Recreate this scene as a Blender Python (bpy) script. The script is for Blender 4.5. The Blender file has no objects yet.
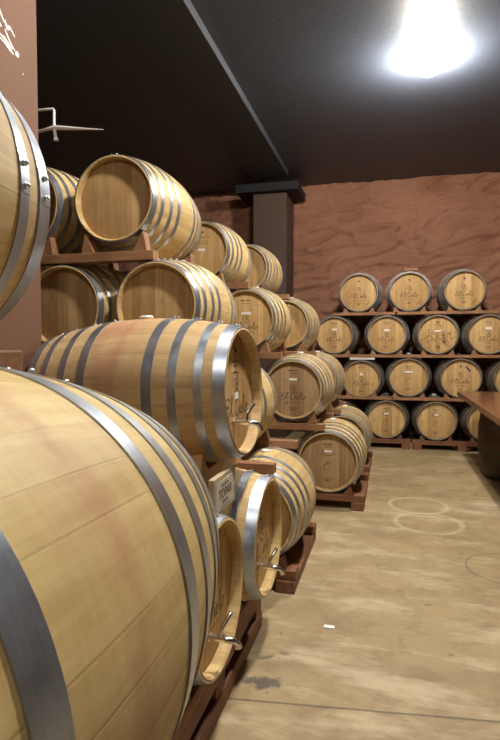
import bpy, bmesh, math, random
from mathutils import Vector, Matrix, noise
R_ = math.radians
PI = math.pi
rnd = random.Random(7)
scene = bpy.context.scene
col = scene.collection
scene.view_settings.view_transform = 'Standard'
scene.view_settings.look = 'None'
scene.view_settings.gamma = 1
scene.view_settings.use_curve_mapping = False
scene.view_settings.exposure = 1.16

# ------------------------------------------------------------------ camera
cam_d = bpy.data.cameras.new('camera')
cam = bpy.data.objects.new('camera', cam_d)
col.objects.link(cam)
cam_d.sensor_fit = 'VERTICAL'
cam_d.sensor_height = 36
cam_d.lens = 36 * 540 / 740
cam_d.clip_start = 0.02
cam.location = (0, 0, 1.545)
cam.rotation_euler = (PI/2 - math.atan(23/540), 0, R_(14.5))
scene.camera = cam

# ------------------------------------------------------------------ node helpers
class NT:
    def __init__(s, name):
        s.m = bpy.data.materials.new(name)
        s.m.use_nodes = True
        s.t = s.m.node_tree
        s.b = s.t.nodes['Principled BSDF']
    def n(s, typ, **kw):
        o = s.t.nodes.new(typ)
        for k, v in kw.items():
            if k.startswith('i_'):
                key = k[2:]
                o.inputs[int(key) if key.isdigit() else key].default_value = v
            else:
                setattr(o, k, v)
        return o
    def l(s, a, b): s.t.links.new(a, b)
    def math(s, op, a, b=None, clamp=False):
        o = s.n('ShaderNodeMath', operation=op, use_clamp=clamp)
        for i, v in enumerate((a, b)):
            if v is None: continue
            if hasattr(v, 'links'): s.l(v, o.inputs[i])
            else: o.inputs[i].default_value = v
        return o.outputs[0]
    def mix(s, f, a, b, blend='MIX'):
        o = s.n('ShaderNodeMix', data_type='RGBA', blend_type=blend)
        for key, v in ((0, f), (6, a), (7, b)):
            if hasattr(v, 'links'): s.l(v, o.inputs[key])
            else: o.inputs[key].default_value = v if key == 0 else (v + (1,) if len(v) == 3 else v)
        return o.outputs[2]
    def ramp(s, f, *stops):
        o = s.n('ShaderNodeValToRGB')
        e = o.color_ramp.elements
        while len(e) < len(stops): e.new(0.5)
        for k, (p, c) in zip(e, stops):
            k.position = p
            k.color = (c, c, c, 1) if not isinstance(c, tuple) else c + (1,)
        s.l(f, o.inputs[0])
        return o.outputs[0]
    def noise(s, vec, scale, detail=3, rough=.55, dist=0):
        o = s.n('ShaderNodeTexNoise')
        o.inputs['Scale'].default_value = scale
        o.inputs['Detail'].default_value = detail
        o.inputs['Roughness'].default_value = rough
        o.inputs['Distortion'].default_value = dist
        s.l(vec, o.inputs['Vector'])
        return o.outputs['Fac']
    def comb(s, x, y, z):
        o = s.n('ShaderNodeCombineXYZ')
        for i, v in enumerate((x, y, z)):
            if hasattr(v, 'links'): s.l(v, o.inputs[i])
            else: o.inputs[i].default_value = v
        return o.outputs[0]
    def coords(s):
        tc = s.n('ShaderNodeTexCoord')
        sp = s.n('ShaderNodeSeparateXYZ')
        s.l(tc.outputs['Object'], sp.inputs[0])
        return tc.outputs['Object'], sp.outputs[0], sp.outputs[1], sp.outputs[2]
    def white(s, v):
        o = s.n('ShaderNodeTexWhiteNoise', noise_dimensions='1D')
        s.l(v, o.inputs['W'])
        return o.outputs['Value']
    def rand(s): return s.n('ShaderNodeObjectInfo').outputs['Random']
    def bump(s, h, strength=.3, dist=.01):
        o = s.n('ShaderNodeBump')
        o.inputs['Strength'].default_value = strength
        o.inputs['Distance'].default_value = dist
        s.l(h, o.inputs['Height'])
        s.l(o.outputs[0], s.b.inputs['Normal'])
    def out(s, color=None, rough=None, metal=None, spec=None):
        for key, v in (('Base Color', color), ('Roughness', rough), ('Metallic', metal), ('Specular IOR Level', spec)):
            if v is None: continue
            if hasattr(v, 'links'): s.l(v, s.b.inputs[key])
            else: s.b.inputs[key].default_value = v + (1,) if isinstance(v, tuple) else v
        return s.m

ZC = .355   # barrel axis height above its thing's origin

def stave_mat(name, pale, dark, stain=False, saw=.25):
    k = NT(name)
    co, x, y, z = k.coords()
    zc = k.math('SUBTRACT', z, ZC)
    ang = k.math('DIVIDE', k.math('ARCTAN2', x, zc), 2*PI)
    u = k.math('MULTIPLY', k.math('ADD', ang, .5), 30)
    # uneven stave widths
    u = k.math('ADD', u, k.math('MULTIPLY', k.math('SINE', k.math('MULTIPLY', u, 2.3)), .22))
    cell = k.math('FLOOR', u)
    fr = k.math('FRACT', u)
    seam = k.math('MINIMUM', fr, k.math('SUBTRACT', 1, fr))
    rr = k.math('MULTIPLY', k.rand(), 91.7)
    sv = k.white(k.math('ADD', cell, rr))
    gv = k.comb(k.math('MULTIPLY', ang, 2.2), k.math('ADD', k.math('MULTIPLY', y, .12), k.math('MULTIPLY', sv, 9)), k.math('ADD', sv, rr))
    grain = k.noise(gv, 34, 5, .6, .6)
    sawn = k.noise(k.comb(k.math('MULTIPLY', k.math('ADD', ang, k.math('MULTIPLY', y, .35)), .6), k.math('MULTIPLY', y, 3.2), sv), 16, 4, .65)
    f = k.math('ADD', k.math('MULTIPLY', k.math('SUBTRACT', grain, .5), 1.15), k.math('ADD', .3, k.math('MULTIPLY', sv, .36)))
    f = k.math('ADD', f, k.math('MULTIPLY', k.math('SUBTRACT', sawn, .5), saw))
    c = k.mix(k.ramp(f, (.15, 0.0), (.85, 1.0)), dark, pale)
    blot = k.ramp(k.noise(co, 4.5, 4, .6), (.45, 0.0), (.8, 1.0))
    c = k.mix(k.math('MULTIPLY', blot, .3), c, (.30, .17, .065))
    if stain:
        yn = k.math('ADD', y, k.math('MULTIPLY', k.math('SUBTRACT', k.noise(co, 7, 4, .65), .5), .16))
        band = k.math('SUBTRACT', 1, k.math('DIVIDE', k.math('ABSOLUTE', yn), .035), True)
        wide = k.math('SUBTRACT', 1, k.math('DIVIDE', k.math('ABSOLUTE', k.math('ADD', yn, stain)), .17), True)
        spl = k.math('MULTIPLY', wide, k.ramp(k.noise(co, 5, 5, .7), (.35, 0.0), (.7, 1.0)))
        c = k.mix(k.math('MULTIPLY', band, .35 if stain > 0 else .45), c, (.40, .16, .10))
        c = k.mix(k.math('MULTIPLY', spl, .2 if stain > 0 else .85), c, (.44, .18, .12))
    sm = k.ramp(seam, (0.0, 0.0), (.035, 1.0))
    c = k.mix(k.math('MULTIPLY', k.math('SUBTRACT', 1, sm), .14 if stain and stain > 0 else .3), c, (.14, .08, .03))
    k.bump(k.math('ADD', k.math('MULTIPLY', sm, .25), k.math('MULTIPLY', f, .35)), .3, .003)
    return k.out(c, .58, 0, .35)

def head_mat(name, pale, dark, planks=8):
    k = NT(name)
    co, x, y, z = k.coords()
    rr = k.math('MULTIPLY', k.rand(), 57.3)
    u = k.math('ADD', k.math('MULTIPLY', x, planks/.54), k.math('ADD', 20.3, k.math('FRACT', rr)))
    u = k.math('ADD', u, k.math('MULTIPLY', k.math('SINE', k.math('MULTIPLY', u, 1.9)), .2))
    cell = k.math('FLOOR', u)
    fr = k.math('FRACT', u)
    seam = k.math('MINIMUM', fr, k.math('SUBTRACT', 1, fr))
    sv = k.white(k.math('ADD', cell, rr))
    gv = k.comb(x, k.math('ADD', sv, rr), k.math('ADD', k.math('MULTIPLY', z, .07), k.math('MULTIPLY', sv, 5)))
    grain = k.noise(gv, 42, 5, .6, .5)
    f = k.math('ADD', k.math('MULTIPLY', k.math('SUBTRACT', grain, .5), 1.1), k.math('ADD', .25, k.math('MULTIPLY', sv, .55)))
    c = k.mix(k.ramp(f, (.2, 0.0), (.85, 1.0)), dark, pale)
    blot = k.ramp(k.noise(co, 9, 3, .6), (.5, 0.0), (.8, 1.0))
    c = k.mix(k.math('MULTIPLY', blot, .25), c, (.24, .12, .04))
    kn = k.n('ShaderNodeTexVoronoi', feature='F1')
    kn.inputs['Scale'].default_value = 5.5
    k.l(k.comb(k.math('ADD', x, rr), y, k.math('MULTIPLY', z, .6)), kn.inputs['Vector'])
    knot = k.ramp(kn.outputs['Distance'], (.0, 1.0), (.11, 0.0))
    c = k.mix(k.math('MULTIPLY', knot, .6), c, (.09, .04, .015))
    sm = k.ramp(seam, (0.0, 0.0), (.03, 1.0))
    c = k.mix(k.math('MULTIPLY', k.math('SUBTRACT', 1, sm), .5), c, (.10, .05, .02))
    k.bump(k.math('ADD', sm, k.math('MULTIPLY', grain, .4)), .25, .002)
    return k.out(c, .6, 0, .3)

def timber_mat(name, a, b, axis=0, rough=.65):
    k = NT(name)
    co, x, y, z = k.coords()
    rr = k.math('MULTIPLY', k.rand(), 41.0)
    v = [x, y, z]
    v[axis] = k.math('MULTIPLY', v[axis], .08)
    v[(axis+1) % 3] = k.math('ADD', v[(axis+1) % 3], rr)
    f = k.noise(k.comb(*v), 30, 5, .62, .8)
    f2 = k.noise(co, 6, 4, .6)
    c = k.mix(k.ramp(f, (.3, 0.0), (.7, 1.0)), a, b)
    c = k.mix(k.math('MULTIPLY', k.ramp(f2, (.45, 0.0), (.75, 1.0)), .4), c, tuple(t*.45 for t in a))
    k.bump(f, .3, .004)
    return k.out(c, rough, 0, .35)

def steel_mat(name, base, rough, var=.35, metal=.9):
    k = NT(name)
    co, x, y, z = k.coords()
    n1 = k.noise(co, 18, 5, .65)
    n2 = k.noise(k.comb(k.math('MULTIPLY', x, 6), k.math('MULTIPLY', y, 60), k.math('MULTIPLY', z, 6)), 3, 3, .6)
    f = k.math('ADD', k.math('MULTIPLY', n1, .6), k.math('MULTIPLY', n2, .4))
    c = k.mix(k.ramp(f, (.3, 0.0), (.7, 1.0)), tuple(t*(1-var) for t in base), base)
    return k.out(c, k.math('ADD', rough-.1, k.math('MULTIPLY', n1, .2)), metal)

def plain_mat(name, c, rough=.6, metal=0, vary=.15, scale=30):
    k = NT(name)
    co = k.coords()[0]
    f = k.noise(co, scale, 3)
    return k.out(k.mix(f, tuple(t*(1-vary) for t in c), tuple(min(1, t*(1+vary)) for t in c)), rough, metal)

M = {}
M['stave'] = stave_mat('oak_staves', (.68, .50, .235), (.42, .27, .10))
M['stave_stained'] = stave_mat('oak_staves_wine_stained', (.70, .54, .25), (.48, .32, .115), stain=.001, saw=.55)
M['stave_red'] = stave_mat('oak_staves_wine_splashed', (.68, .49, .25), (.44, .28, .125), stain=-.06)
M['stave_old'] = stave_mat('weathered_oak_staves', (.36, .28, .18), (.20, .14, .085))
M['stave_shaded'] = stave_mat('shaded_oak_staves', (.085, .042, .02), (.04, .02, .01))  # pedestal staves: the tabletop's shadow is put into this colour
M['head'] = head_mat('oak_head', (.66, .43, .185), (.40, .23, .085))
M['head_brown'] = head_mat('brown_oak_head', (.46, .30, .15), (.27, .16, .075), 9)  # darker, duller brown than the common head
M['head_plain'] = head_mat('new_oak_head', (.56, .36, .16), (.38, .22, .09), 10)
M['hoop'] = steel_mat('galvanised_hoop', (.52, .57, .65), .36)
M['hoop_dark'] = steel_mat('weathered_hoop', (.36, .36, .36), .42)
M['hoop_shaded'] = steel_mat('shaded_steel_hoop', (.10, .09, .08), .55)  # pedestal hoops, darkened in colour to stand for the table's shade
M['chrome'] = steel_mat('tap_steel', (.75, .75, .74), .18, .1, 1)
M['rivet'] = steel_mat('rivet_steel', (.75, .76, .78), .3, .1)
M['bung'] = plain_mat('white_silicone', (.80, .78, .72), .5)
M['ink'] = plain_mat('burnt_print', (.085, .042, .018), .8)
M['chalk'] = plain_mat('white_chalk', (.75, .72, .68), .9)
M['pen'] = plain_mat('blue_marker', (.02, .02, .16), .6)
M['plate'] = plain_mat('paper_label', (.80, .78, .72), .6, 0, .05)
M['rail'] = timber_mat('rail_pine', (.22, .10, .045), (.40, .20, .09), 0)
M['rail_y'] = timber_mat('rail_pine_lengthwise', (.46, .24, .10), (.66, .42, .20), 1)
M['red'] = timber_mat('red_timber', (.14, .055, .028), (.25, .11, .05), 0)
M['red_y'] = timber_mat('red_timber_lengthwise', (.15, .06, .03), (.27, .115, .052), 1)
M['table'] = timber_mat('polished_table_wood', (.12, .045, .02), (.25, .10, .045), 1, .22)
M['whitewood'] = plain_mat('white_painted_wood', (.72, .68, .60), .6)
M['box'] = timber_mat('pale_box_wood', (.38, .28, .17), (.50, .40, .26), 1)
M['paper'] = plain_mat('printed_paper', (.52, .47, .37), .8)
M['black'] = plain_mat('black_steel', (.008, .008, .009), .7)
M['white_metal'] = plain_mat('white_enamel', (.75, .74, .70), .4)

# ------------------------------------------------------------------ object helpers
def link(name, mesh, parent=None, mat=None):
    o = bpy.data.objects.new(name, mesh)
    col.objects.link(o)
    if parent: o.parent = parent
    if mat and not mesh.materials: mesh.materials.append(mat)
    return o

def bm_mesh(name, bm, mat, smooth=None):
    me = bpy.data.meshes.new(name)
    bmesh.ops.recalc_face_normals(bm, faces=bm.faces[:])
    bm.to_mesh(me)
    bm.free()
    me.materials.append(mat)
    if smooth is not None:
        for p in me.polygons: p.use_smooth = True
        me.set_sharp_from_angle(angle=R_(smooth))
    return me

def tag(o, label=None, cat=None, group=None, kind=None):
    if label: o['label'] = label
    if cat: o['category'] = cat
    if group: o['group'] = group
    if kind: o['kind'] = kind
    return o

def empty(name, loc, rz=0, label=None, cat=None, group=None):
    o = bpy.data.objects.new(name, None)
    o.empty_display_size = .1
    col.objects.link(o)
    o.location = loc
    o.rotation_euler = (0, 0, rz)
    return tag(o, label, cat, group)

def box_bm(bm, x0, x1, y0, y1, z0, z1, bev=.004):
    r = bmesh.ops.create_cube(bm, size=1)
    vs = r['verts']
    for v in vs:
        v.co = Vector(((x0+x1)/2 + v.co.x*(x1-x0), (y0+y1)/2 + v.co.y*(y1-y0), (z0+z1)/2 + v.co.z*(z1-z0)))
    if bev:
        es = list({e for v in vs for e in v.link_edges})
        bmesh.ops.bevel(bm, geom=es, offset=bev, segments=2, profile=.5, affect='EDGES')
    return bm

def box(name, x0, x1, y0, y1, z0, z1, mat, parent=None, bev=.004):
    return link(name, bm_mesh(name, box_bm(bmesh.new(), x0, x1, y0, y1, z0, z1, bev), mat), parent)

def sweep(pts, rad, seg=10, cap=True, bm=None):
    """round tube along points; rad a number or one radius per point"""
    bm = bm or bmesh.new()
    pts = [Vector(p) for p in pts]
    rads = rad if isinstance(rad, (list, tuple)) else [rad]*len(pts)
    rings = []
    prev = None
    for i, p in enumerate(pts):
        t = (pts[min(i+1, len(pts)-1)] - pts[max(i-1, 0)]).normalized()
        a = prev if prev else (Vector((0, 0, 1)) if abs(t.z) < .9 else Vector((1, 0, 0)))
        a = (a - t*a.dot(t)).normalized()
        prev = a
        b = t.cross(a)
        rings.append([bm.verts.new(p + (a*math.cos(q) + b*math.sin(q))*rads[i]) for q in [2*PI*j/seg for j in range(seg)]])
    for r0, r1 in zip(rings, rings[1:]):
        for j in range(seg):
            bm.faces.new((r0[j], r0[(j+1) % seg], r1[(j+1) % seg], r1[j]))
    if cap:
        bm.faces.new(rings[0][::-1]); bm.faces.new(rings[-1])
    return bm

def spline(pts, n=8):
    P = [Vector((p[0], p[1])) for p in pts]
    out = []
    for i in range(len(P)-1):
        p0, p1, p2, p3 = P[max(i-1, 0)], P[i], P[i+1], P[min(i+2, len(P)-1)]
        for j in range(n):
            t = j/n
            out.append(.5*((2*p1) + (p2-p0)*t + (2*p0-5*p1+4*p2-p3)*t*t + (3*p1-p0-3*p2+p3)*t**3))
    out.append(P[-1])
    return out

def ribbon(bm, pts, w, y, th=.0006, taper=True):
    """thin printed stroke in the XZ plane at depth y"""
    n = len(pts)
    prev = None
    for i, p in enumerate(pts):
        t = (pts[min(i+1, n-1)] - pts[max(i-1, 0)])
        t = t.normalized() if t.length > 1e-9 else Vector((1, 0))
        nn = Vector((-t.y, t.x))
        ww = w*(.55 + .45*math.sin(PI*min(1, max(0, i/(n-1))))) if taper else w
        a, b = p + nn*ww/2, p - nn*ww/2
        q = [bm.verts.new((a.x, y, a.y)), bm.verts.new((b.x, y, b.y))]
        if prev: bm.faces.new((prev[0], prev[1], q[1], q[0]))
        prev = q

# ------------------------------------------------------------------ barrel meshes (axis along local Y, head with the print at -Y)
HL, RB, RC = .48, .35, .285
def rad(y): return RB - (RB-RC)*(abs(y)/HL)**2
HOOPS = ((-.452, .050), (-.368, .034), (-.262, .036), (-.156, .042), (.156, .042), (.262, .036), (.368, .034), (.452, .050))
MESH = {}

def lathe_y(prof, seg, closed=False):
    bm = bmesh.new()
    rings = [[bm.verts.new((r*math.sin(2*PI*j/seg), y, ZC + r*math.cos(2*PI*j/seg))) for j in range(seg)] for y, r in prof]
    prs = list(zip(rings, rings[1:])) + ([(rings[-1], rings[0])] if closed else [])
    for a, b in prs:
        for j in range(seg):
            bm.faces.new((a[j], a[(j+1) % seg], b[(j+1) % seg], b[j]))
    if not closed:
        bm.faces.new(rings[0]); bm.faces.new(rings[-1][::-1])
    return bm

def staves_mesh(mat, seg):
    key = ('staves', mat, seg)
    if key not in MESH:
        n = 24
        prof = [(-HL + 2*HL*i/n, rad(-HL + 2*HL*i/n)) for i in range(n+1)]
        prof = [(-HL+.003, RC-.012), (-HL, RC-.008)] + [(-HL+.004, rad(HL-.004))] + prof[1:-1] + [(HL-.004, rad(HL-.004)), (HL, RC-.008), (HL-.003, RC-.012)]
        prof += [(HL-.01, RC-.018), (HL-.075, RC-.016), (HL-.10, RC-.012), (0, RB-.03), (-HL+.10, RC-.012), (-HL+.075, RC-.016), (-HL+.01, RC-.018)]
        MESH[key] = bm_mesh('staves', lathe_y(prof, seg, True), M[mat], 40)
    return MESH[key]

def head_mesh(mat, side, seg):
    key = ('head', mat, side, seg)
    if key not in MESH:
        y0, y1 = -HL+.047, -HL+.069
        r = RC-.0165
        prof = [(y0, r-.022), (y0+.006, r), (y1, r)]
        if side > 0: prof = [(-y, q) for y, q in prof][::-1]
        MESH[key] = bm_mesh('head', lathe_y(prof, seg), M[mat], 30)
    return MESH[key]

def hoop_mesh(mat, y, w, seg, lap):
    key = ('hoop', mat, y, seg, lap)
    if key not in MESH:
        bm = bmesh.new()
        def band(a0, a1, y0, y1, lo, hi, full):
            n = seg if full else 6
            k = n if full else n+1
            rows = []
            for j in range(k):
                a = a0 + (a1-a0)*j/n
                s, c = math.sin(a), math.cos(a)
                rows.append([bm.verts.new((r*s, yy, ZC + r*c)) for yy, r in ((y0, rad(y0)+lo), (y0, rad(y0)+hi), (y1, rad(y1)+hi), (y1, rad(y1)+lo))])
            m = k if full else k-1
            for j in range(m):
                A, B = rows[j], rows[(j+1) % k]
                for i in range(4):
                    bm.faces.new((A[i], A[(i+1) % 4], B[(i+1) % 4], B[i]))
            if not full:
                bm.faces.new(rows[0]); bm.faces.new(rows[-1][::-1])
        ya, yb = max(-HL+.001, y-w/2), min(HL-.001, y+w/2)
        band(0, 2*PI, ya, yb, -.004, .0028, True)
        if lap is not None:
            band(lap-.11, lap+.11, ya+.001, yb-.001, .0020, .0038, False)
        MESH[key] = bm_mesh('hoop', bm, M[mat], 40)
    return MESH[key]

def rivet_mesh(y, a, side, w):
    key = ('rivet', y, a, side)
    if key not in MESH:
        aa = a + side*.065
        bm = bmesh.new()
        bmesh.ops.create_uvsphere(bm, u_segments=10, v_segments=6, radius=.0062)
        r = rad(y) + .006
        bmesh.ops.translate(bm, verts=bm.verts[:], vec=(r*math.sin(aa), y, ZC + r*math.cos(aa)))
        MESH[key] = bm_mesh('rivet', bm, M['rivet'], 60)
    return MESH[key]

def bung_mesh():
    if 'bung' not in MESH:
        bm = bmesh.new()
        prof = [(.3, .018), (.345, .022), (.351, .032), (.358, .034), (.364, .030), (.366, .018), (.362, .012)]
        rings = [[bm.verts.new((r*math.cos(2*PI*j/20), r*math.sin(2*PI*j/20), ZC+z)) for j in range(20)] for z, r in prof]
        for a, b in zip(rings, rings[1:]):
            for j in range(20): bm.faces.new((a[j], a[(j+1) % 20], b[(j+1) % 20], b[j]))
        bm.faces.new(rings[0]); bm.faces.new(rings[-1])
        MESH['bung'] = bm_mesh('bung', bm, M['bung'], 50)
    return MESH['bung']

# script lettering "El Cielo" as pen strokes (unit: cap height .1)
SCRIPT = [
    [(.095,.082),(.065,.102),(.025,.09),(.03,.062),(.062,.054),(.02,.045),(-.005,.018),(.03,-.004),(.075,.01),(.105,.045)],
    [(.085,.01),(.12,.06),(.137,.1),(.122,.108),(.112,.06),(.114,.012),(.13,.0),(.145,.015)],
    [(.25,.08),(.232,.104),(.20,.095),(.172,.055),(.17,.018),(.195,-.004),(.232,.012),(.252,.035)],
    [(.25,.02),(.262,.048),(.258,.012),(.268,.002),(.282,.014)],
    [(.28,.014),(.305,.034),(.30,.048),(.285,.04),(.282,.012),(.298,.0),(.318,.014)],
    [(.315,.012),(.345,.068),(.352,.1),(.338,.102),(.332,.05),(.335,.01),(.346,.0),(.358,.014)],
    [(.392,.044),(.372,.042),(.362,.018),(.372,.002),(.392,.01),(.396,.036),(.388,.046),(.42,.042)],
]
def draw_script(bm, cx, cz, s, w, y):
    for st in SCRIPT:
        ribbon(bm, [Vector((cx + (p.x-.205)*s, cz + p.y*s)) for p in spline(st, 6)], w, y)
    ribbon(bm, [Vector((cx + (.266-.205)*s, cz+.066*s)), Vector((cx + (.272-.205)*s, cz+.07*s))], w*1.3, y, taper=False)

def dashes(bm, cx, cz, width, h, y, n, r):
    x = cx - width/2
    step = width/n
    for i in range(n):
        ww = step*r.uniform(.45, .8)
        ribbon(bm, [Vector((x, cz)), Vector((x+ww, cz))], h*r.uniform(.7, 1), y, taper=False)
        x += step

def arc(cx, cz, rx, rz, a0, a1, n=14):
    return [Vector((cx + rx*math.cos(R_(a0 + (a1-a0)*i/n)), cz + rz*math.sin(R_(a0 + (a1-a0)*i/n)))) for i in range(n+1)]

YP = -HL+.0462
def print_meshes(kind):
    key = ('print', kind)
    if key in MESH: return MESH[key]
    r = random.Random(hash(kind) % 1000 if not isinstance(kind, str) else sum(map(ord, kind)))
    B = {}
    def g(n):
        if n in B and n.startswith('print_'): n = n + '.%d' % len(B)
        if n not in B: B[n] = bmesh.new()
        return B[n]
    c = ZC
    def emblem(z, s=1):
        ribbon(g('emblem'), [Vector((-.02*s, z+.012*s)), Vector((.0, z+.002)), Vector((.024*s, z-.002*s))], .016*s, YP)
        ribbon(g('emblem'), [Vector((-.006*s, z+.024*s)), Vector((.0, z)), Vector((-.004*s, z-.022*s))], .012*s, YP)
    def moon(z, s=1):
        ribbon(g('ornament'), arc(.0, z, .030*s, .034*s, 40, 330), .0055*s, YP)
        ribbon(g('ornament'), arc(.008*s, z+.002, .012*s, .014*s, 0, 360), .009*s, YP)
        ribbon(g('ornament'), arc(.012*s, z-.03*s, .024*s, .02*s, 60, -100), .005*s, YP)
    def stamp(z):
        dashes(g('maker_stamp'), 0, z+.016, .085, .010, YP, 5, r)
        dashes(g('maker_stamp'), 0, z-.002, .060, .016, YP, 3, r)
    if kind == 'logo':                       # emblem, ornament, script, address lines
        emblem(c+.175)
        moon(c+.06)
        draw_script(g('script_lettering'), -.005, c-.075, .62, .0075, YP)
        dashes(g('print_line'), 0, c-.105, .16, .007, YP, 9, r)
        dashes(g('print_line'), 0, c-.125, .12, .006, YP, 6, r)
        stamp(c-.175)
        ribbon(g('print_stroke'), arc(0, c, .215, .215, -62, -38), .007, YP)
    elif kind == 'full':                     # cooper's lines above, plate, ornament, script, stamp
        dashes(g('print_line'), 0, c+.185, .10, .014, YP, 5, r)
        dashes(g('print_line'), 0, c+.155, .08, .008, YP, 5, r)
        moon(c+.01)
        draw_script(g('script_lettering'), -.005, c-.095, .62, .0065, YP)
        dashes(g('print_line'), 0, c-.125, .16, .006, YP, 9, r)
        stamp(c-.195)
        for x in (-.075, .06):
            dashes(g('print_line'), x, c+.09, .02, .012, YP, 2, r)
    elif kind == 'cooper':                   # only a maker's block and stamp
        dashes(g('print_line'), 0, c+.165, .085, .016, YP, 4, r)
        dashes(g('print_line'), 0, c+.14, .06, .008, YP, 4, r)
        ribbon(g('print_stroke'), arc(0, c+.085, .058, .026, 0, 360), .006, YP)
        dashes(g('print_line'), .004, c-.01, .05, .012, YP, 3, r)
        ribbon(g('print_stroke'), arc(-.01, c-.055, .035, .03, 30, 320), .005, YP)
        stamp(c-.185)
    elif kind == 'tap':                      # tall display print of the tap barrels
        emblem(c+.185, 1.2)
        dashes(g('print_line'), 0, c+.135, .10, .007, YP, 6, r)
        dashes(g('print_line'), 0, c+.115, .03, .012, YP, 2, r)
        dashes(g('print_line'), 0, c+.085, .12, .008, YP, 7, r)
        ribbon(g('print_stroke'), arc(-.005, c+.04, .04, .05, 200, -20), .008, YP)
        moon(c+.02, 1.15)
        draw_script(g('script_lettering'), -.005, c-.105, .78, .0075, YP)
        dashes(g('print_line'), 0, c-.135, .20, .008, YP, 9, r)
    elif kind == 'lines':                    # cooper's lines high on the head only
        emblem(c+.19, 1.2)
        dashes(g('print_line'), .03, c+.14, .13, .010, YP, 5, r)
        dashes(g('print_line'), .02, c+.10, .10, .009, YP, 4, r)
        dashes(g('print_line'), .02, c+.075, .10, .009, YP, 4, r)
    elif kind == 'drawing':                  # carved drawing all over the head
        emblem(c+.185)
        dashes(g('print_line'), 0, c+.145, .10, .010, YP, 6, r)
        for i in range(46):
            a = r.uniform(0, 2*PI); q = .21*math.sqrt(r.random())
            x, z = q*math.cos(a), c - .06 + q*.7*math.sin(a)
            pts = [(x, z)]
            for j in range(4):
                x += r.uniform(-.03, .03); z += r.uniform(-.03, .035)
                pts.append((x, z))
            ribbon(g('print_stroke'), spline(pts, 4), .006, YP)
        stamp(c-.195)
    MESH[key] = [bm_mesh(n.split('.')[0], b, M['ink']) for n, b in B.items()]
    return MESH[key]

def box_mesh_cached(key, dims, mat, bev=.001):
    if key not in MESH: MESH[key] = bm_mesh(key, box_bm(bmesh.new(), *dims, bev), M[mat])
    return MESH[key]

def add_tap(root):
    t = empty('tap', (0, 0, 0)); t.parent = root
    z = ZC - .135
    y = -HL + .047
    x = -.05
    link('tap_body', bm_mesh('tap_body', sweep([(x, y+.01, z), (x, y-.012, z), (x, y-.013, z), (x, y-.055, z), (x, y-.075, z)], [.017, .017, .0125, .0125, .015], 14), M['chrome'], 40), t)
    link('tap_spout', bm_mesh('tap_spout', sweep([(x, y-.072, z), (x, y-.088, z-.002), (x+.012, y-.106, z-.010), (x+.02, y-.116, z-.024), (x+.022, y-.119, z-.038)], [.011, .0115, .0115, .0115, .0125], 14), M['chrome'], 40), t)
    link('tap_lever', bm_mesh('tap_lever', sweep([(x, y-.058, z+.006), (x, y-.058, z+.030), (x+.004, y-.062, z+.042), (x+.045, y-.082, z+.078)], [.011, .0085, .0085, .0095], 12), M['chrome'], 40), t)
    return t

def make_barrel(name, centre, rz=0, label='', cat='barrel', group=None, body='stave', head='head', hoop='hoop', prt=None,
                plate=None, bung=True, near=False, tap=False, tilt=0, lap=0.0, upright=False):
    root = empty(name, (centre[0], centre[1], centre[2]-ZC), rz, label, cat, group)
    if tilt:
        mt = Matrix.Translation(centre) @ Matrix.Rotation(rz, 4, 'Z') @ Matrix.Rotation(tilt, 4, 'X') @ Matrix.Translation((0, 0, -ZC))
        root.matrix_world = mt
    seg = 120 if near else 64
    link('staves', staves_mesh(body, seg), root)
    h0 = link('head', head_mesh(head, -1, seg), root)
    link('head', head_mesh(head, 1, seg), root)
    for y, w in HOOPS:
        hp = link('hoop', hoop_mesh(hoop, y, w, seg, lap), root)
        if near:
            for s in (-1, 1): link('rivet', rivet_mesh(y, lap, s, w), hp)
    if bung: link('bung', bung_mesh(), root)
    for pm in (print_meshes(prt) if prt else ()): link(pm.name.split('.')[0], pm, h0)
    if plate:
        z, w, h = plate
        link('label_plate', box_mesh_cached('label_plate_%s' % str(plate), (-w/2, w/2, YP-.001, YP+.002, ZC+z-h/2, ZC+z+h/2), 'plate', 0), h0)
    if tap: add_tap(root)
    return root

# ------------------------------------------------------------------ rails and racks
def chock_mesh(side, depth, mat):
    key = ('chock', side, depth, mat)
    if key not in MESH:
        bm = bmesh.new()
        pr = [(.145, 0), (.24, 0), (.216, .074), (.209, .075)]
        a = [bm.verts.new((side*x, -depth/2, z)) for x, z in pr]
        b = [bm.verts.new((side*x, depth/2, z)) for x, z in pr]
        for i in range(4): bm.faces.new((a[i], a[(i+1) % 4], b[(i+1) % 4], b[i]))
        bm.faces.new(a); bm.faces.new(b[::-1])
        MESH[key] = bm_mesh('chock', bm, M[mat])
    return MESH[key]

def rail(x0, x1, y, ztop, t, centres, label, group=None, mat='rail', depth=.085, along_y=False, lift=0):
    """plank along X (or Y) whose top is at ztop, with a wedge either side of every barrel it carries"""
    mid = (x0+x1)/2
    root = empty('barrel_rail', (y, mid, ztop-t) if along_y else (mid, y, ztop-t), 0, label, 'rail', group)
    L = (x1-x0)/2
    if along_y: box('plank', -depth/2, depth/2, -L, L, 0, t, M[mat], root)
    else: box('plank', -L, L, -depth/2, depth/2, 0, t, M[mat], root)
    for cx in centres:
        for s in (-1, 1):
            if not (x0 + .0 < cx + s*.2 < x1 + .02): continue
            c = link('chock', chock_mesh(s, depth*.9, mat), root)
            c.scale = (1, 1, 1 + lift/.075)
            if along_y:
                c.location = (0, cx-mid, t); c.rotation_euler = (0, 0, PI/2)
            else: c.location = (cx-mid, 0, t)
    return root

RAILY = .435
RR = rad(RAILY) + .0035      # hoop radius over the rails

# ================================================================== SETTING
def struct(o): o['kind'] = 'structure'; return o
CEIL = 4.43
X0, X1, Y0, Y1 = -7.0, 4.6, -4.5, 9.75

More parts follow.
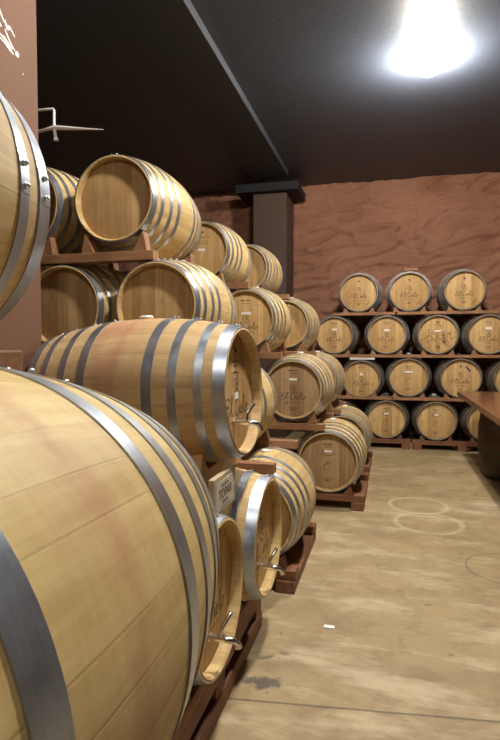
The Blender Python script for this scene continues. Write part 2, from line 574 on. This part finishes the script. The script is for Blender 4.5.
def floor_mat():
    k = NT('stained_concrete')
    co, x, y, z = k.coords()
    n1 = k.noise(co, .9, 5, .62, .4)
    n2 = k.noise(co, 4.5, 6, .7, .6)
    n3 = k.noise(co, 60, 3, .7)
    c = k.mix(k.ramp(n1, (.3, 0.0), (.7, 1.0)), (.25, .175, .085), (.40, .30, .155))
    c = k.mix(k.math('MULTIPLY', k.ramp(n2, (.47, 0.0), (.68, 1.0)), .6), c, (.20, .135, .07))
    c = k.mix(k.math('MULTIPLY', k.ramp(k.noise(k.comb(k.math('MULTIPLY', x, .5), k.math('MULTIPLY', y, 1.6), 3.3), 3.1, 6, .7), (.50, 0.0), (.66, 1.0)), .55), c, (.60, .50, .33))
    c = k.mix(k.math('MULTIPLY', k.math('SUBTRACT', n3, .5), .5), c, (.7, .62, .45), 'OVERLAY')
    # worn dark specks
    v = k.n('ShaderNodeTexVoronoi', feature='F1'); v.inputs['Scale'].default_value = 3.3
    k.l(k.comb(k.math('ADD', x, k.math('MULTIPLY', n2, .2)), y, 0.0), v.inputs['Vector'])
    c = k.mix(k.math('MULTIPLY', k.ramp(v.outputs['Distance'], (.03, 1.0), (.06, 0.0)), .55), c, (.10, .075, .05))
    # spilled dark stain beside the tap barrels
    def blob(cx, cy, sx, sy, thr):
        dx = k.math('DIVIDE', k.math('SUBTRACT', x, cx), sx); dy = k.math('DIVIDE', k.math('SUBTRACT', y, cy), sy)
        d = k.math('SQRT', k.math('ADD', k.math('MULTIPLY', dx, dx), k.math('MULTIPLY', dy, dy)))
        return k.ramp(k.math('ADD', d, k.math('MULTIPLY', k.math('SUBTRACT', n2, .5), 2.6)), (thr, 1.0), (min(1, thr+.2), 0.0))
    c = k.mix(k.math('MULTIPLY', blob(-.56, 2.36, .16, .09, .35), .8), c, (.055, .05, .05))
    c = k.mix(k.math('MULTIPLY', blob(-.50, 2.62, .07, .05, .35), .6), c, (.10, .085, .07))
    # rings left by barrels
    def ring(cx, cy, r, w, colr, amt):
        nonlocal c
        dx = k.math('SUBTRACT', x, cx); dy = k.math('SUBTRACT', y, cy)
        d = k.math('SQRT', k.math('ADD', k.math('MULTIPLY', dx, dx), k.math('MULTIPLY', dy, dy)))
        e = k.math('ABSOLUTE', k.math('SUBTRACT', d, r))
        m = k.math('SUBTRACT', 1, k.math('DIVIDE', e, w), True)
        m = k.math('MULTIPLY', m, k.ramp(n2, (.25, .3), (.6, 1.0)))
        c = k.mix(k.math('MULTIPLY', m, amt), c, colr)
    ring(.285, 5.46, .27, .035, (.66, .56, .40), .5)
    ring(.345, 4.93, .28, .035, (.66, .56, .40), .45)
    ring(.82, 4.03, .28, .016, (.09, .07, .05), .7)
    # saw-cut joint across the slab
    wob = k.math('MULTIPLY', k.math('SUBTRACT', n2, .5), .012)
    jl = k.math('ABSOLUTE', k.math('ADD', wob, k.math('SUBTRACT', k.math('SUBTRACT', y, k.math('MULTIPLY', x, .122)), 2.296)))
    j = k.math('SUBTRACT', 1, k.math('DIVIDE', jl, .010), True)
    c = k.mix(k.math('MULTIPLY', j, .8), c, (.05, .04, .03))
    h = k.math('ADD', k.math('MULTIPLY', n2, .5), k.math('MULTIPLY', n3, .2))
    k.bump(k.math('SUBTRACT', h, k.math('MULTIPLY', j, .6)), .25, .01)
    return k.out(c, k.math('ADD', .42, k.math('MULTIPLY', n2, .35)), 0, .35)

def wall_mat():
    k = NT('terracotta_stucco')
    co, x, y, z = k.coords()
    n1 = k.noise(co, 1.1, 5, .6, .5)
    n2 = k.noise(co, 9, 6, .65, .6)
    c = k.mix(k.ramp(n1, (.3, 0.0), (.7, 1.0)), (.27, .125, .075), (.37, .18, .112))
    c = k.mix(k.math('MULTIPLY', k.ramp(n2, (.45, 0.0), (.75, 1.0)), .3), c, (.19, .08, .042))
    k.bump(k.math('ADD', n2, k.math('MULTIPLY', k.noise(co, 45, 3), .25)), .35, .015)
    return k.out(c, .85, 0, .2)

def ceil_mat():
    k = NT('glare_tinted_ceiling_paint')
    co = k.coords()[0]
    n1 = k.noise(co, .8, 4)
    k.bump(k.noise(co, 25, 4), .2, .01)
    return k.out(k.mix(n1, (.052, .062, .084), (.066, .077, .102)), .5, 0, .5)  # bluish tint painted in for the lamp's glare

M['floor'] = floor_mat(); M['wall'] = wall_mat(); M['ceiling'] = ceil_mat()
M['pillar'] = plain_mat('painted_pillar', (.135, .058, .026), .75, 0, .12, 6)
M['beam'] = plain_mat('dark_beam_paint', (.04, .043, .05), .65, 0, .1, 4)
M['pillar_brown'] = plain_mat('dark_brown_pillar', (.085, .048, .033), .7, 0, .12, 5)

struct(box('floor', X0, X1, Y0, Y1, -.1, 0, M['floor'], None, 0))
struct(box('ceiling', X0, X1, Y0, Y1, CEIL, CEIL+.1, M['ceiling'], None, 0))
struct(box('wall_left', X0-.1, X0, Y0, Y1, 0, CEIL, M['pillar_brown'], None, 0))
struct(box('wall_right', X1, X1+.1, Y0, Y1, 0, CEIL, M['pillar_brown'], None, 0))
struct(box('wall_rear', X0, X1, Y0-.1, Y0, 0, CEIL, M['pillar_brown'], None, 0))
# far wall: trowelled, wrinkled render
def far_wall():
    bm = bmesh.new()
    nx, nz = 420, 170
    def hgt(x, z):
        p = Vector((x, 0, z))
        w = noise.noise_vector(p*1.5)*.3
        q = Vector(((x*.55 + z*.55)*1.2 + w.x, 3.1, (z*1.5 - x*.35)*1.5 + w.z))
        a = 1 - abs(noise.noise(q*1.9))
        b = 1 - abs(noise.noise(q*4.2 + Vector((5, 2, 1))))
        return (a**5)*.075 + (b**4)*.035 + noise.noise(p*.6)*.04
    g = [[bm.verts.new((X0 + (X1-X0)*i/nx, Y1 + .06 - hgt(X0 + (X1-X0)*i/nx, CEIL*j/nz), CEIL*j/nz)) for i in range(nx+1)] for j in range(nz+1)]
    for j in range(nz):
        for i in range(nx): bm.faces.new((g[j][i], g[j][i+1], g[j+1][i+1], g[j+1][i]))
    b = [bm.verts.new((x, Y1+.12, z)) for x, z in ((X0, 0), (X1, 0), (X1, CEIL), (X0, CEIL))]
    bm.faces.new(b)
    me = bm_mesh('wall_far', bm, M['wall'], 180)
    return struct(link('wall_far', me))
far_wall()

# near pillar with white chalk drawing on its aisle side
pil = struct(box('wall_pillar', -2.25, -1.64, 1.66, 2.297, 0, CEIL-.28, M['pillar'], None, .006))
def chalk_drawing():
    bm = bmesh.new()
    # strokes in (Y, Z); swapped into the plane X = const afterwards
    S = [[(2.02,3.02),(2.045,2.985),(2.06,2.965),(2.07,2.955)], [(2.07,2.97),(2.085,2.95),(2.10,2.955),(2.115,2.945),(2.135,2.93)],
         [(2.075,2.955),(2.085,2.94),(2.10,2.945)], [(2.02,2.945),(2.04,2.935),(2.045,2.925)], [(2.07,2.93),(2.09,2.905),(2.115,2.88),(2.135,2.87)],
         [(2.02,2.895),(2.06,2.888),(2.09,2.868),(2.125,2.85)], [(2.02,2.88),(2.06,2.872),(2.10,2.855),(2.125,2.848)], [(2.06,2.897),(2.09,2.88),(2.115,2.865)],
         [(2.142,2.872),(2.147,2.862),(2.146,2.85)], [(2.185,2.795),(2.19,2.792)]]
    for i, s in enumerate(S):
        ribbon(bm, spline(s, 6), .028 if i == 8 else .010 if i < 6 else .008, 0)
    for v in bm.verts: v.co = Vector((-1.6385, v.co.x, v.co.z))
    return link('chalk_drawing', bm_mesh('chalk_drawing', bm, M['chalk']), pil)
chalk_drawing()

# far pillar, its steel cap and the ceiling beam the pillars carry
struct(box('wall_pillar_far', -2.27, -1.70, 9.0, 9.72, 0, 4.15, M['pillar_brown'], None, .006))
struct(box('trim_1', -2.55, -1.48, 8.85, 9.66, 4.13, CEIL-.16, M['black'], None, .01))
struct(box('trim_2', -2.25, -1.64, Y0, 8.85, CEIL-.09, CEIL+.01, M['beam'], None, .006))
struct(box('trim_3', -2.05, -1.9, 1.7, 2.2, CEIL-.29, CEIL-.13, M['beam'], None, .004))

# ================================================================== FAR STACK (across the end of the room)
BY = 8.5 + .48 - .045 + .0        # barrel middles
P = .645
BZ = [.44 + P*i for i in range(4)]
G = 'barrels stacked against the far wall'
far = [
 # tier 4 (top)
 (-.467, 3, 0, 'oak barrel on top tier of the far stack, leftmost of the three', 'logo', None, 'head'),
 (.283, 3, 0, 'pale-headed oak barrel with wooden block on it, top tier of far stack', 'logo', None, 'head'),
 (1.05, 3, 0, 'oak barrel on top tier of the far stack, rightmost of the three', 'logo', None, 'head'),
 # tier 3
 (-.829, 2, 0, 'oak barrel in second tier from top of far stack, leftmost, partly behind the nearer stack', 'full', (.09, .085, .026), 'head'),
 (-.047, 2, 0, 'oak barrel with small white plate, second tier from top of far stack, second from left', 'full', (.07, .08, .03), 'head'),
 (.69, 2, 0, 'oak barrel whose head is covered in a carved drawing, far stack second tier from top', 'drawing', (.055, .09, .024), 'head'),
 (1.40, 2, 0, 'oak barrel in second tier from top of far stack, rightmost, cut by the photo edge', 'full', (.09, .09, .03), 'head'),
 # tier 2
 (-.42, 1, -.035, 'oak barrel under the white painted block, far stack second tier from bottom', 'full', (.075, .045, .036), 'head'),
 (.287, 1, 0, 'oak barrel with oval stamp and long white plate, far stack second tier from bottom', 'cooper', (.085, .12, .026), 'head'),
 (1.02, 1, 0, 'oak barrel with blue pen stroke on its head, just above the table corner', 'logo', None, 'head'),
 (1.76, 1, 0, 'oak barrel beyond the table at right edge of photo, far stack second tier from bottom', 'full', (.085, .09, .03), 'head'),
 # tier 1
 (-.80, 0, 0, 'floor-level oak barrel of far stack mostly hidden behind the nearer stack', 'cooper', (.085, .09, .03), 'head'),
 (-.037, 0, 0, 'floor-level oak barrel of far stack, left one of the two in full view', 'cooper', (.085, .075, .022), 'head'),
 (.683, 0, 0, 'floor-level oak barrel of far stack, right one of the two in full view', 'cooper', (.085, .05, .03), 'head'),
 (1.40, 0, 0, 'floor-level oak barrel of far stack half hidden behind the table and its barrel base', 'cooper', (.085, .09, .03), 'head'),
]
for i, (x, r, dz, lab, prt, plate, hd) in enumerate(far):
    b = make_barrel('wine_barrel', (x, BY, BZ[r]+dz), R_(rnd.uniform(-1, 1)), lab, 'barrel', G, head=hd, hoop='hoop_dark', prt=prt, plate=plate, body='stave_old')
    if 'blue pen' in lab:
        bm = bmesh.new()
        ribbon(bm, [Vector((.07, ZC+.175)), Vector((.135, ZC+.10))], .022, YP-.0005, taper=False)
        hd0 = [c for c in b.children if c.name.startswith('head')][0]
        tag(link('pen_mark', bm_mesh('pen_mark', bm, M['pen']), hd0), 'blue pen stroke')
TB = P - 2*RR
GR = 'rails of the far stack'
for r, segs in ((1, ((-1.15, .045, 'left'), (.06, 2.1, 'right'))), (2, ((-1.2, 2.1, ''),)), (3, ((-.86, .075, 'left'), (.10, 1.52, 'right')))):
    for x0, x1, sd in segs:
        cs = [f[0] for f in far if f[1] == r]
        zt = BZ[r] - RR
        tier = {1: 'lowest', 2: 'middle', 3: 'highest'}[r]
        for yy, fb in ((BY-RAILY, 'front'), (BY+RAILY, 'back')):
            rail(x0, x1, yy, zt, TB, cs, '%s %s wooden rail of the far stack%s' % (fb, tier, ', %s length' % sd if sd else ''), GR)
# white painted block filling the gap above the lower barrel of tier 2
tag(box('wooden_block', -.60, -.22, BY-.47, BY-.38, BZ[1]-.035+RR+.001, BZ[1]+RR-.001, M['whitewood'], None, .003), 'white painted wooden block wedged on top of a far-stack barrel', 'block')
tag(box('wooden_block', .20, .40, BY-.35, BY-.25, BZ[3]+rad(.3)+.003, BZ[3]+rad(.3)+.04, M['rail'], None, .003), 'small pale wooden block lying on the middle top-tier barrel', 'block')

def pallet(x0, x1, yc, ztop, bear_x, label, mat='red', lowbar=True, front=None):
    root = empty('barrel_rack', ((x0+x1)/2, yc, 0), 0, label, 'rack')
    cx = (x0+x1)/2
    t = .062
    for s in (-1, 1):
        box('cross_rail', x0-cx, x1-cx, s*RAILY-.06, s*RAILY+.06, ztop-t, ztop, M[mat], root)
    for bx in bear_x:
        box('bearer', bx-cx-.06, bx-cx+.06, -RAILY-.075, RAILY+.075, 0, ztop-t, M['red_y'], root)
    return root
def wedge(parent, cxs, yc, ztop):
    for x in cxs:
        for yy in (-RAILY, RAILY):
            for s in (-1, 1):
                c = link('chock', chock_mesh(s, .08, 'red'), parent)
                c.location = (x - parent.location.x, yy, ztop)
zt = BZ[0] - RR
p = pallet(-1.15, .32, BY, zt, (-1.08, -.40, .25), 'low reddish wooden rack on floor under the left half of far stack')
wedge(p, (-.80, -.037), BY, zt)
p = pallet(.34, 1.85, BY, zt, (.42, 1.05, 1.77), 'low reddish wooden rack on floor under the right half of far stack')
wedge(p, (.683, 1.40), BY, zt)

# ================================================================== LEFT STACK (three bays deep, axes along the aisle)
LP = .69
LZ = [.44 + LP*i for i in range(4)]
TL = LP - 2*RR
GL = 'barrels in the long stack on the left'
LY = [3.30, 5.15, 6.45]       # front faces of the three bays
bays = [
 # bay, tier, x, label, head, print, plate, lap
 (0, 3, -1.80, 'unprinted barrel with knotty head, highest in nearest bay, beside the pillar', 'head_plain', None, None),
 (0, 3, -2.505, 'shadowed barrel at the top of the nearest bay, body between pillar and knotty-headed barrel', 'head_plain', None, None),
 (0, 2, -1.50, 'unprinted brown-headed barrel just above the tap barrel, right one of two', 'head_plain', None, None),
 (0, 2, -2.20, 'dark-headed barrel cut by the pillar, directly above the left end of the tap barrel', 'head_plain', None, None),
 (0, 1, -1.17, 'oak barrel seen as a sliver right behind the upper tap barrel head', 'head', None, None),
 (0, 0, -.86, 'pale floor-level barrel with white bung right behind the far lower tap barrel', 'head', None, None),
 (1, 3, -1.85, 'oak barrel with printed lines and white tag, top tier, second bay of left stack', 'head', 'lines', (.015, .075, .024)),
 (1, 2, -1.385, 'printed oak barrel in third tier of second bay, under a wooden rail end', 'head', 'full', (.06, .10, .024)),
 (1, 1, -.91, 'printed oak barrel with dull brown head and white plate, right of upper tap barrel', 'head_brown', 'full', (.10, .075, .022)),
 (1, 0, -.565, 'brown-headed barrel standing on the floor rack of second bay, beside the aisle', 'head_brown', 'cooper', (.10, .075, .022)),
 (2, 3, -1.74, 'oak barrel at top of third bay, farthest back in the upper left stack', 'head', 'cooper', None),
 (2, 2, -1.235, 'oak barrel in third tier of third bay, against the terracotta wall', 'head', None, None),
 (2, 1, -.90, 'oak barrel in second tier of third bay, half hidden by the dull brown-headed barrel', 'head', None, None),
 (2, 0, -.545, 'floor-level oak barrel in third bay, peeking out behind the brown-headed barrel', 'head', None, None),
]
for bay, tr, x, lab, hd, prt, plate in bays:
    make_barrel('wine_barrel', (x, LY[bay]+.48, LZ[tr] + (.025 if (bay, tr) == (0, 3) else 0)), 0, lab, 'barrel', GL, head=hd, prt=prt, plate=plate, hoop='hoop', near=(bay == 0))
GLR = 'rails of the long left stack'
bn = ('nearest', 'second', 'third')
lr = [ # bay, tier carried, x0, x1
 (0, 3, -2.75, -1.51), (0, 2, -2.60, -1.15), (0, 1, -1.9, -.70),
 (1, 3, -2.15, -1.35), (1, 2, -1.95, -1.02), (1, 1, -1.5, -.60),
 (2, 3, -2.05, -1.19), (2, 2, -1.7, -.86), (2, 1, -1.5, -.56)]
tn = {1: 'lowest', 2: 'middle', 3: 'highest'}
for bay, tr, x0, x1 in lr:
    top = (bay, tr) == (0, 3)
    lift = .052 if top else .026          # the wedges, not the plank, carry the barrel
    for yy, fb in ((LY[bay]+.48-RAILY, 'front'), (LY[bay]+.48+RAILY, 'back')):
        rail(x0, x1, yy, LZ[tr]-RR-lift + (.025 if top else 0), TL-lift + (.025 if top else 0), [b[2] for b in bays if b[0] == bay and b[1] == tr],
             '%s %s wooden rail with wedges in %s bay of left stack' % (fb, tn[tr], bn[bay]), GLR, lift=lift)
zt = LZ[0]-RR
p = pallet(-1.6, -.555, LY[0]+.48, zt, (-1.5, -.62), 'reddish wooden rack on floor under the pale white-bunged barrel'); wedge(p, (-.86,), 0, zt)
p = pallet(-1.4, -.21, LY[1]+.48, zt, (-1.3, -.28), 'wooden floor rack under the brown-headed barrel beside the aisle'); wedge(p, (-.565,), 0, zt)
p = pallet(-1.4, -.21, LY[2]+.48, zt, (-1.3, -.28), 'wooden floor rack of third bay, behind the rack beside the aisle'); wedge(p, (-.545,), 0, zt)

# ================================================================== TAP BARRELS (heads towards the aisle)
GT = 'barrels with taps'
make_barrel('tap_barrel', (-1.079, 1.915, .607), PI/2-.016, 'barrel with steel tap nearest the big barrel, lower left of the two low ones', 'barrel', GT, prt='tap', near=True, tap=True, bung=True)
make_barrel('tap_barrel', (-1.05, 2.62, .597), PI/2-.024, 'barrel with steel tap and two bright hoops, far one of the two low tap barrels', 'barrel', GT, prt='tap', near=True, tap=True, lap=.12)
make_barrel('tap_barrel', (-1.104, 2.363, 1.328), PI/2-.034, 'wine-splashed barrel with steel tap lying on top of the two low tap barrels', 'barrel', GT, body='stave_red', prt='tap', plate=(-.02, .05, .03), near=True, tap=True, tilt=-.039)
# timbers under and between them
def tap_rack():
    root = empty('barrel_rack', (-1.06, 2.1, 0), 0, 'reddish timber rack on floor under the two low tap barrels', 'rack')
    R2 = rad(.335)+.003
    zt = .607 - R2
    for s in (-1, 1):
        xx = s*.335
        box('top_timber', xx-.055, xx+.055, -.66, .76, zt-.13, zt, M['red_y'], root)
        box('bottom_timber', xx-.055, xx+.055, -.66, .76, 0, .085, M['red_y'], root)
        for yy in (-.6, .02, .7):
            box('spacer_block', xx-.05, xx+.05, yy-.06, yy+.06, .085, zt-.13, M['red'], root)
        for yc in (1.915, 2.62):
            for q in (-1, 1):
                c = link('chock', chock_mesh(q, .10, 'red'), root)
                c.location = (xx, yc-2.1, zt); c.rotation_euler = (0, 0, PI/2)
    return root
tap_rack()
for xx, dz, lb in ((-.80, .012, 'aisle-side'), (-1.104-.33, -.013, 'wall-side')):
    zt = 1.328 + dz - rad(.32) - .0035
    rail(1.80, 2.74, xx, zt, zt - (.607 + rad(.28) + .004), [2.363], '%s pale wooden rail between upper and low tap barrels' % lb, 'rails between the tap barrels', 'rail_y', .08, True)

# ================================================================== NEAR BARRELS
make_barrel('wine_barrel', (-.577, .472, 1.183), .041, 'huge-looking pale wine-stained barrel filling the lower left foreground', 'barrel', None, body='stave_stained', near=True, lap=.03, tilt=-.047)
make_barrel('wine_barrel', (-.965, .50, 1.838), -.01, 'barrel cut by the left edge, with broad steel hoops in front of the pillar', 'barrel', None, near=True, lap=1.5)
zr = 1.838 - RR
for yy, zb, lb in ((.50+RAILY, 1.462, 'thick pale timber end resting on the huge foreground barrel'), (.50-RAILY, 1.505, 'wooden rail across the near end of the huge foreground barrel')):
    rail(-1.8, -.75, yy, zr, zr-zb, [], lb, 'rails near the camera', 'rail', .10)
def trestle():
    root = empty('timber_trestle', (-.59, .47, 0), .041, 'timber trestle on floor carrying the huge foreground barrel', 'trestle')
    for s, dz in ((-1, .016), (1, -.016)):
        zt = 1.183 - RR + dz
        box('cross_beam', -.36, .20, s*.43-.05, s*.43+.05, zt-.10, zt, M['red'], root)
        for x in (-.30, .12): box('post', x-.05, x+.05, s*.43-.045, s*.43+.045, 0, zt-.10, M['red'], root)
trestle()

# printed box board between the tap barrels
def wine_board():
    root = empty('wooden_box_board', (-.655, 2.08, .885), 0, 'pale wooden box panel printed TOPAR, between the three tap barrels', 'board')
    box('panel', -.012, .012, -.14, .15, 0, .15, M['box'], root, .002)
    box('paper_label', .012, .0135, -.115, .115, .012, .128, M['paper'], root, 0)
    def text(s, size, y, z):
        cu = bpy.data.curves.new('txt', 'FONT'); cu.body = s; cu.size = size; cu.align_x = 'CENTER'; cu.extrude = .0003
        o = bpy.data.objects.new('txt', cu); col.objects.link(o)
        dg = bpy.context.evaluated_depsgraph_get()
        me = bpy.data.meshes.new_from_object(o.evaluated_get(dg))
        bpy.data.objects.remove(o)
        me.materials.clear(); me.materials.append(M['ink'])
        t = link('lettering', me, root)
        t.rotation_euler = (PI/2, 0, PI/2); t.location = (.0142, y, z)
    text('TOPAR', .056, 0, .056)
    bm = bmesh.new()
    r = random.Random(3)
    for z, wd, h, n in ((.108, .10, .012, 5), (.040, .08, .012, 4), (.022, .13, .006, 7)):
        bm = bmesh.new()
        dashes(bm, 0, z, wd, h, 0, n, r)
        for v in bm.verts: v.co = Vector((.0142, v.co.x, v.co.z))
        link('fine_print', bm_mesh('fine_print', bm, M['ink']), root)
wine_board()

# ================================================================== TABLE
def bar_table():
    root = empty('bar_table', (1.5, 6.3, 0), 0, 'dark polished wooden bar table on an upright barrel, at right', 'table')
    box('tabletop', .89-1.5, .95, 3.2-6.3, 7.76-6.3, .885, .95, M['table'], root, .008)
    ped = empty('barrel_pedestal', (0, 0, 0)); ped.parent = root
    for (px, py) in ((-.12, .58), (-.12, -1.6)):
        q = empty('barrel_pedestal', (px, py, HL-.035)); q.parent = root
        st = link('staves', staves_mesh('stave_shaded', 64), q)
        for o in [st] + [link('hoop', hoop_mesh('hoop_shaded', y, w, 64, 0.0), q) for y, w in HOOPS] + [link('head', head_mesh('head_brown', 1, 64), q)]:
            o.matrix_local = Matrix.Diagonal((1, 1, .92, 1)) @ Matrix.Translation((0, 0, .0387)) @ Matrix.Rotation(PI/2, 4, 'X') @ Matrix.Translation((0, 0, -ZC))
    bpy.data.objects.remove(ped)
bar_table()

# ================================================================== SMALL THINGS
def bracket():
    root = empty('wall_bracket', (-1.90, 2.297, 2.60), 0, 'thin white metal bracket with tapering crossbar behind the near pillar', 'bracket')
    link('arm', bm_mesh('arm', sweep([(0, 0, .235), (0, .30, .235), (.01, .32, .235), (.12, .32, .232), (.128, .32, .225), (.128, .32, .12)], .007, 8), M['white_metal'], 40), root)
    link('crossbar', bm_mesh('crossbar', sweep([(-.25, .32, .105), (.0, .32, .118), (.07, .32, .125), (.128, .32, .132), (.20, .32, .122), (.30, .32, .108), (.42, .32, .092)], [.004, .010, .008, .013, .011, .007, .002], 8), M['white_metal'], 40), root)
    link('finial', bm_mesh('finial', sweep([(.128, .32, .125), (.133, .32, .095), (.138, .32, .072), (.138, .32, .064)], [.010, .008, .010, .016], 8), M['white_metal'], 40), root)
bracket()
def scrap():
    bm = bmesh.new()
    pts = [(-.03, -.01), (.0, -.02), (.035, -.008), (.03, .012), (.004, .016), (-.024, .012)]
    a = [bm.verts.new((x, y, .004+.004*(i % 2))) for i, (x, y) in enumerate(pts)]
    b = [bm.verts.new((x*.96, y*.96, 0.0005)) for x, y in pts]
    bm.faces.new(a)
    for i in range(6): bm.faces.new((a[i], b[i], b[(i+1) % 6], a[(i+1) % 6]))
    bm.faces.new(b[::-1])
    o = tag(link('paper_scrap', bm_mesh('paper_scrap', bm, M['plate'])), 'tiny white paper scrap lying on the concrete floor', 'scrap')
    o.location = (-.31, 2.93, 0)
scrap()

# ================================================================== LAMPS
def lamp(x, y, watts_e, label, group='ceiling lamps', colr=(1, .95, .87)):
    root = empty('ceiling_lamp', (x, y, CEIL), 0, label, 'lamp', group)
    bm = bmesh.new()
    prof = [(0, .06), (-.02, .06), (-.03, .05), (-.04, .05), (-.07, .05)]
    rings = [[bm.verts.new((r*math.cos(2*PI*j/24), r*math.sin(2*PI*j/24), z)) for j in range(24)] for z, r in prof]
    for a, b in zip(rings, rings[1:]):
        for j in range(24): bm.faces.new((a[j], a[(j+1) % 24], b[(j+1) % 24], b[j]))
    bm.faces.new(rings[0]); bm.faces.new(rings[-1])
    link('lamp_holder', bm_mesh('lamp_holder', bm, M['white_metal'], 40), root)
    k = NT('glowing_bulb')
    k.b.inputs['Base Color'].default_value = (1, 1, 1, 1)
    k.b.inputs['Emission Color'].default_value = colr + (1,)
    k.b.inputs['Emission Strength'].default_value = watts_e
    bm = bmesh.new()
    bmesh.ops.create_icosphere(bm, subdivisions=2, radius=.1)
    for v in bm.verts: v.co = Vector((v.co.x*1.05, v.co.y*1.05, v.co.z*.62 - .125))
    link('bulb', bm_mesh('bulb', bm, k.m, 180), root)
lamp(.352, 5.76, 600, 'bright ceiling lamp glowing above the aisle')
lamp(.05, 2.6, 600, 'second ceiling lamp over the aisle, above the top edge of the picture')
lamp(-.1, -.4, 170, 'third ceiling lamp over the aisle, above and behind the camera')

w = bpy.data.worlds.new('world'); scene.world = w
w.use_nodes = True
w.node_tree.nodes['Background'].inputs[0].default_value = (.9, .85, .8, 1)
w.node_tree.nodes['Background'].inputs[1].default_value = .004
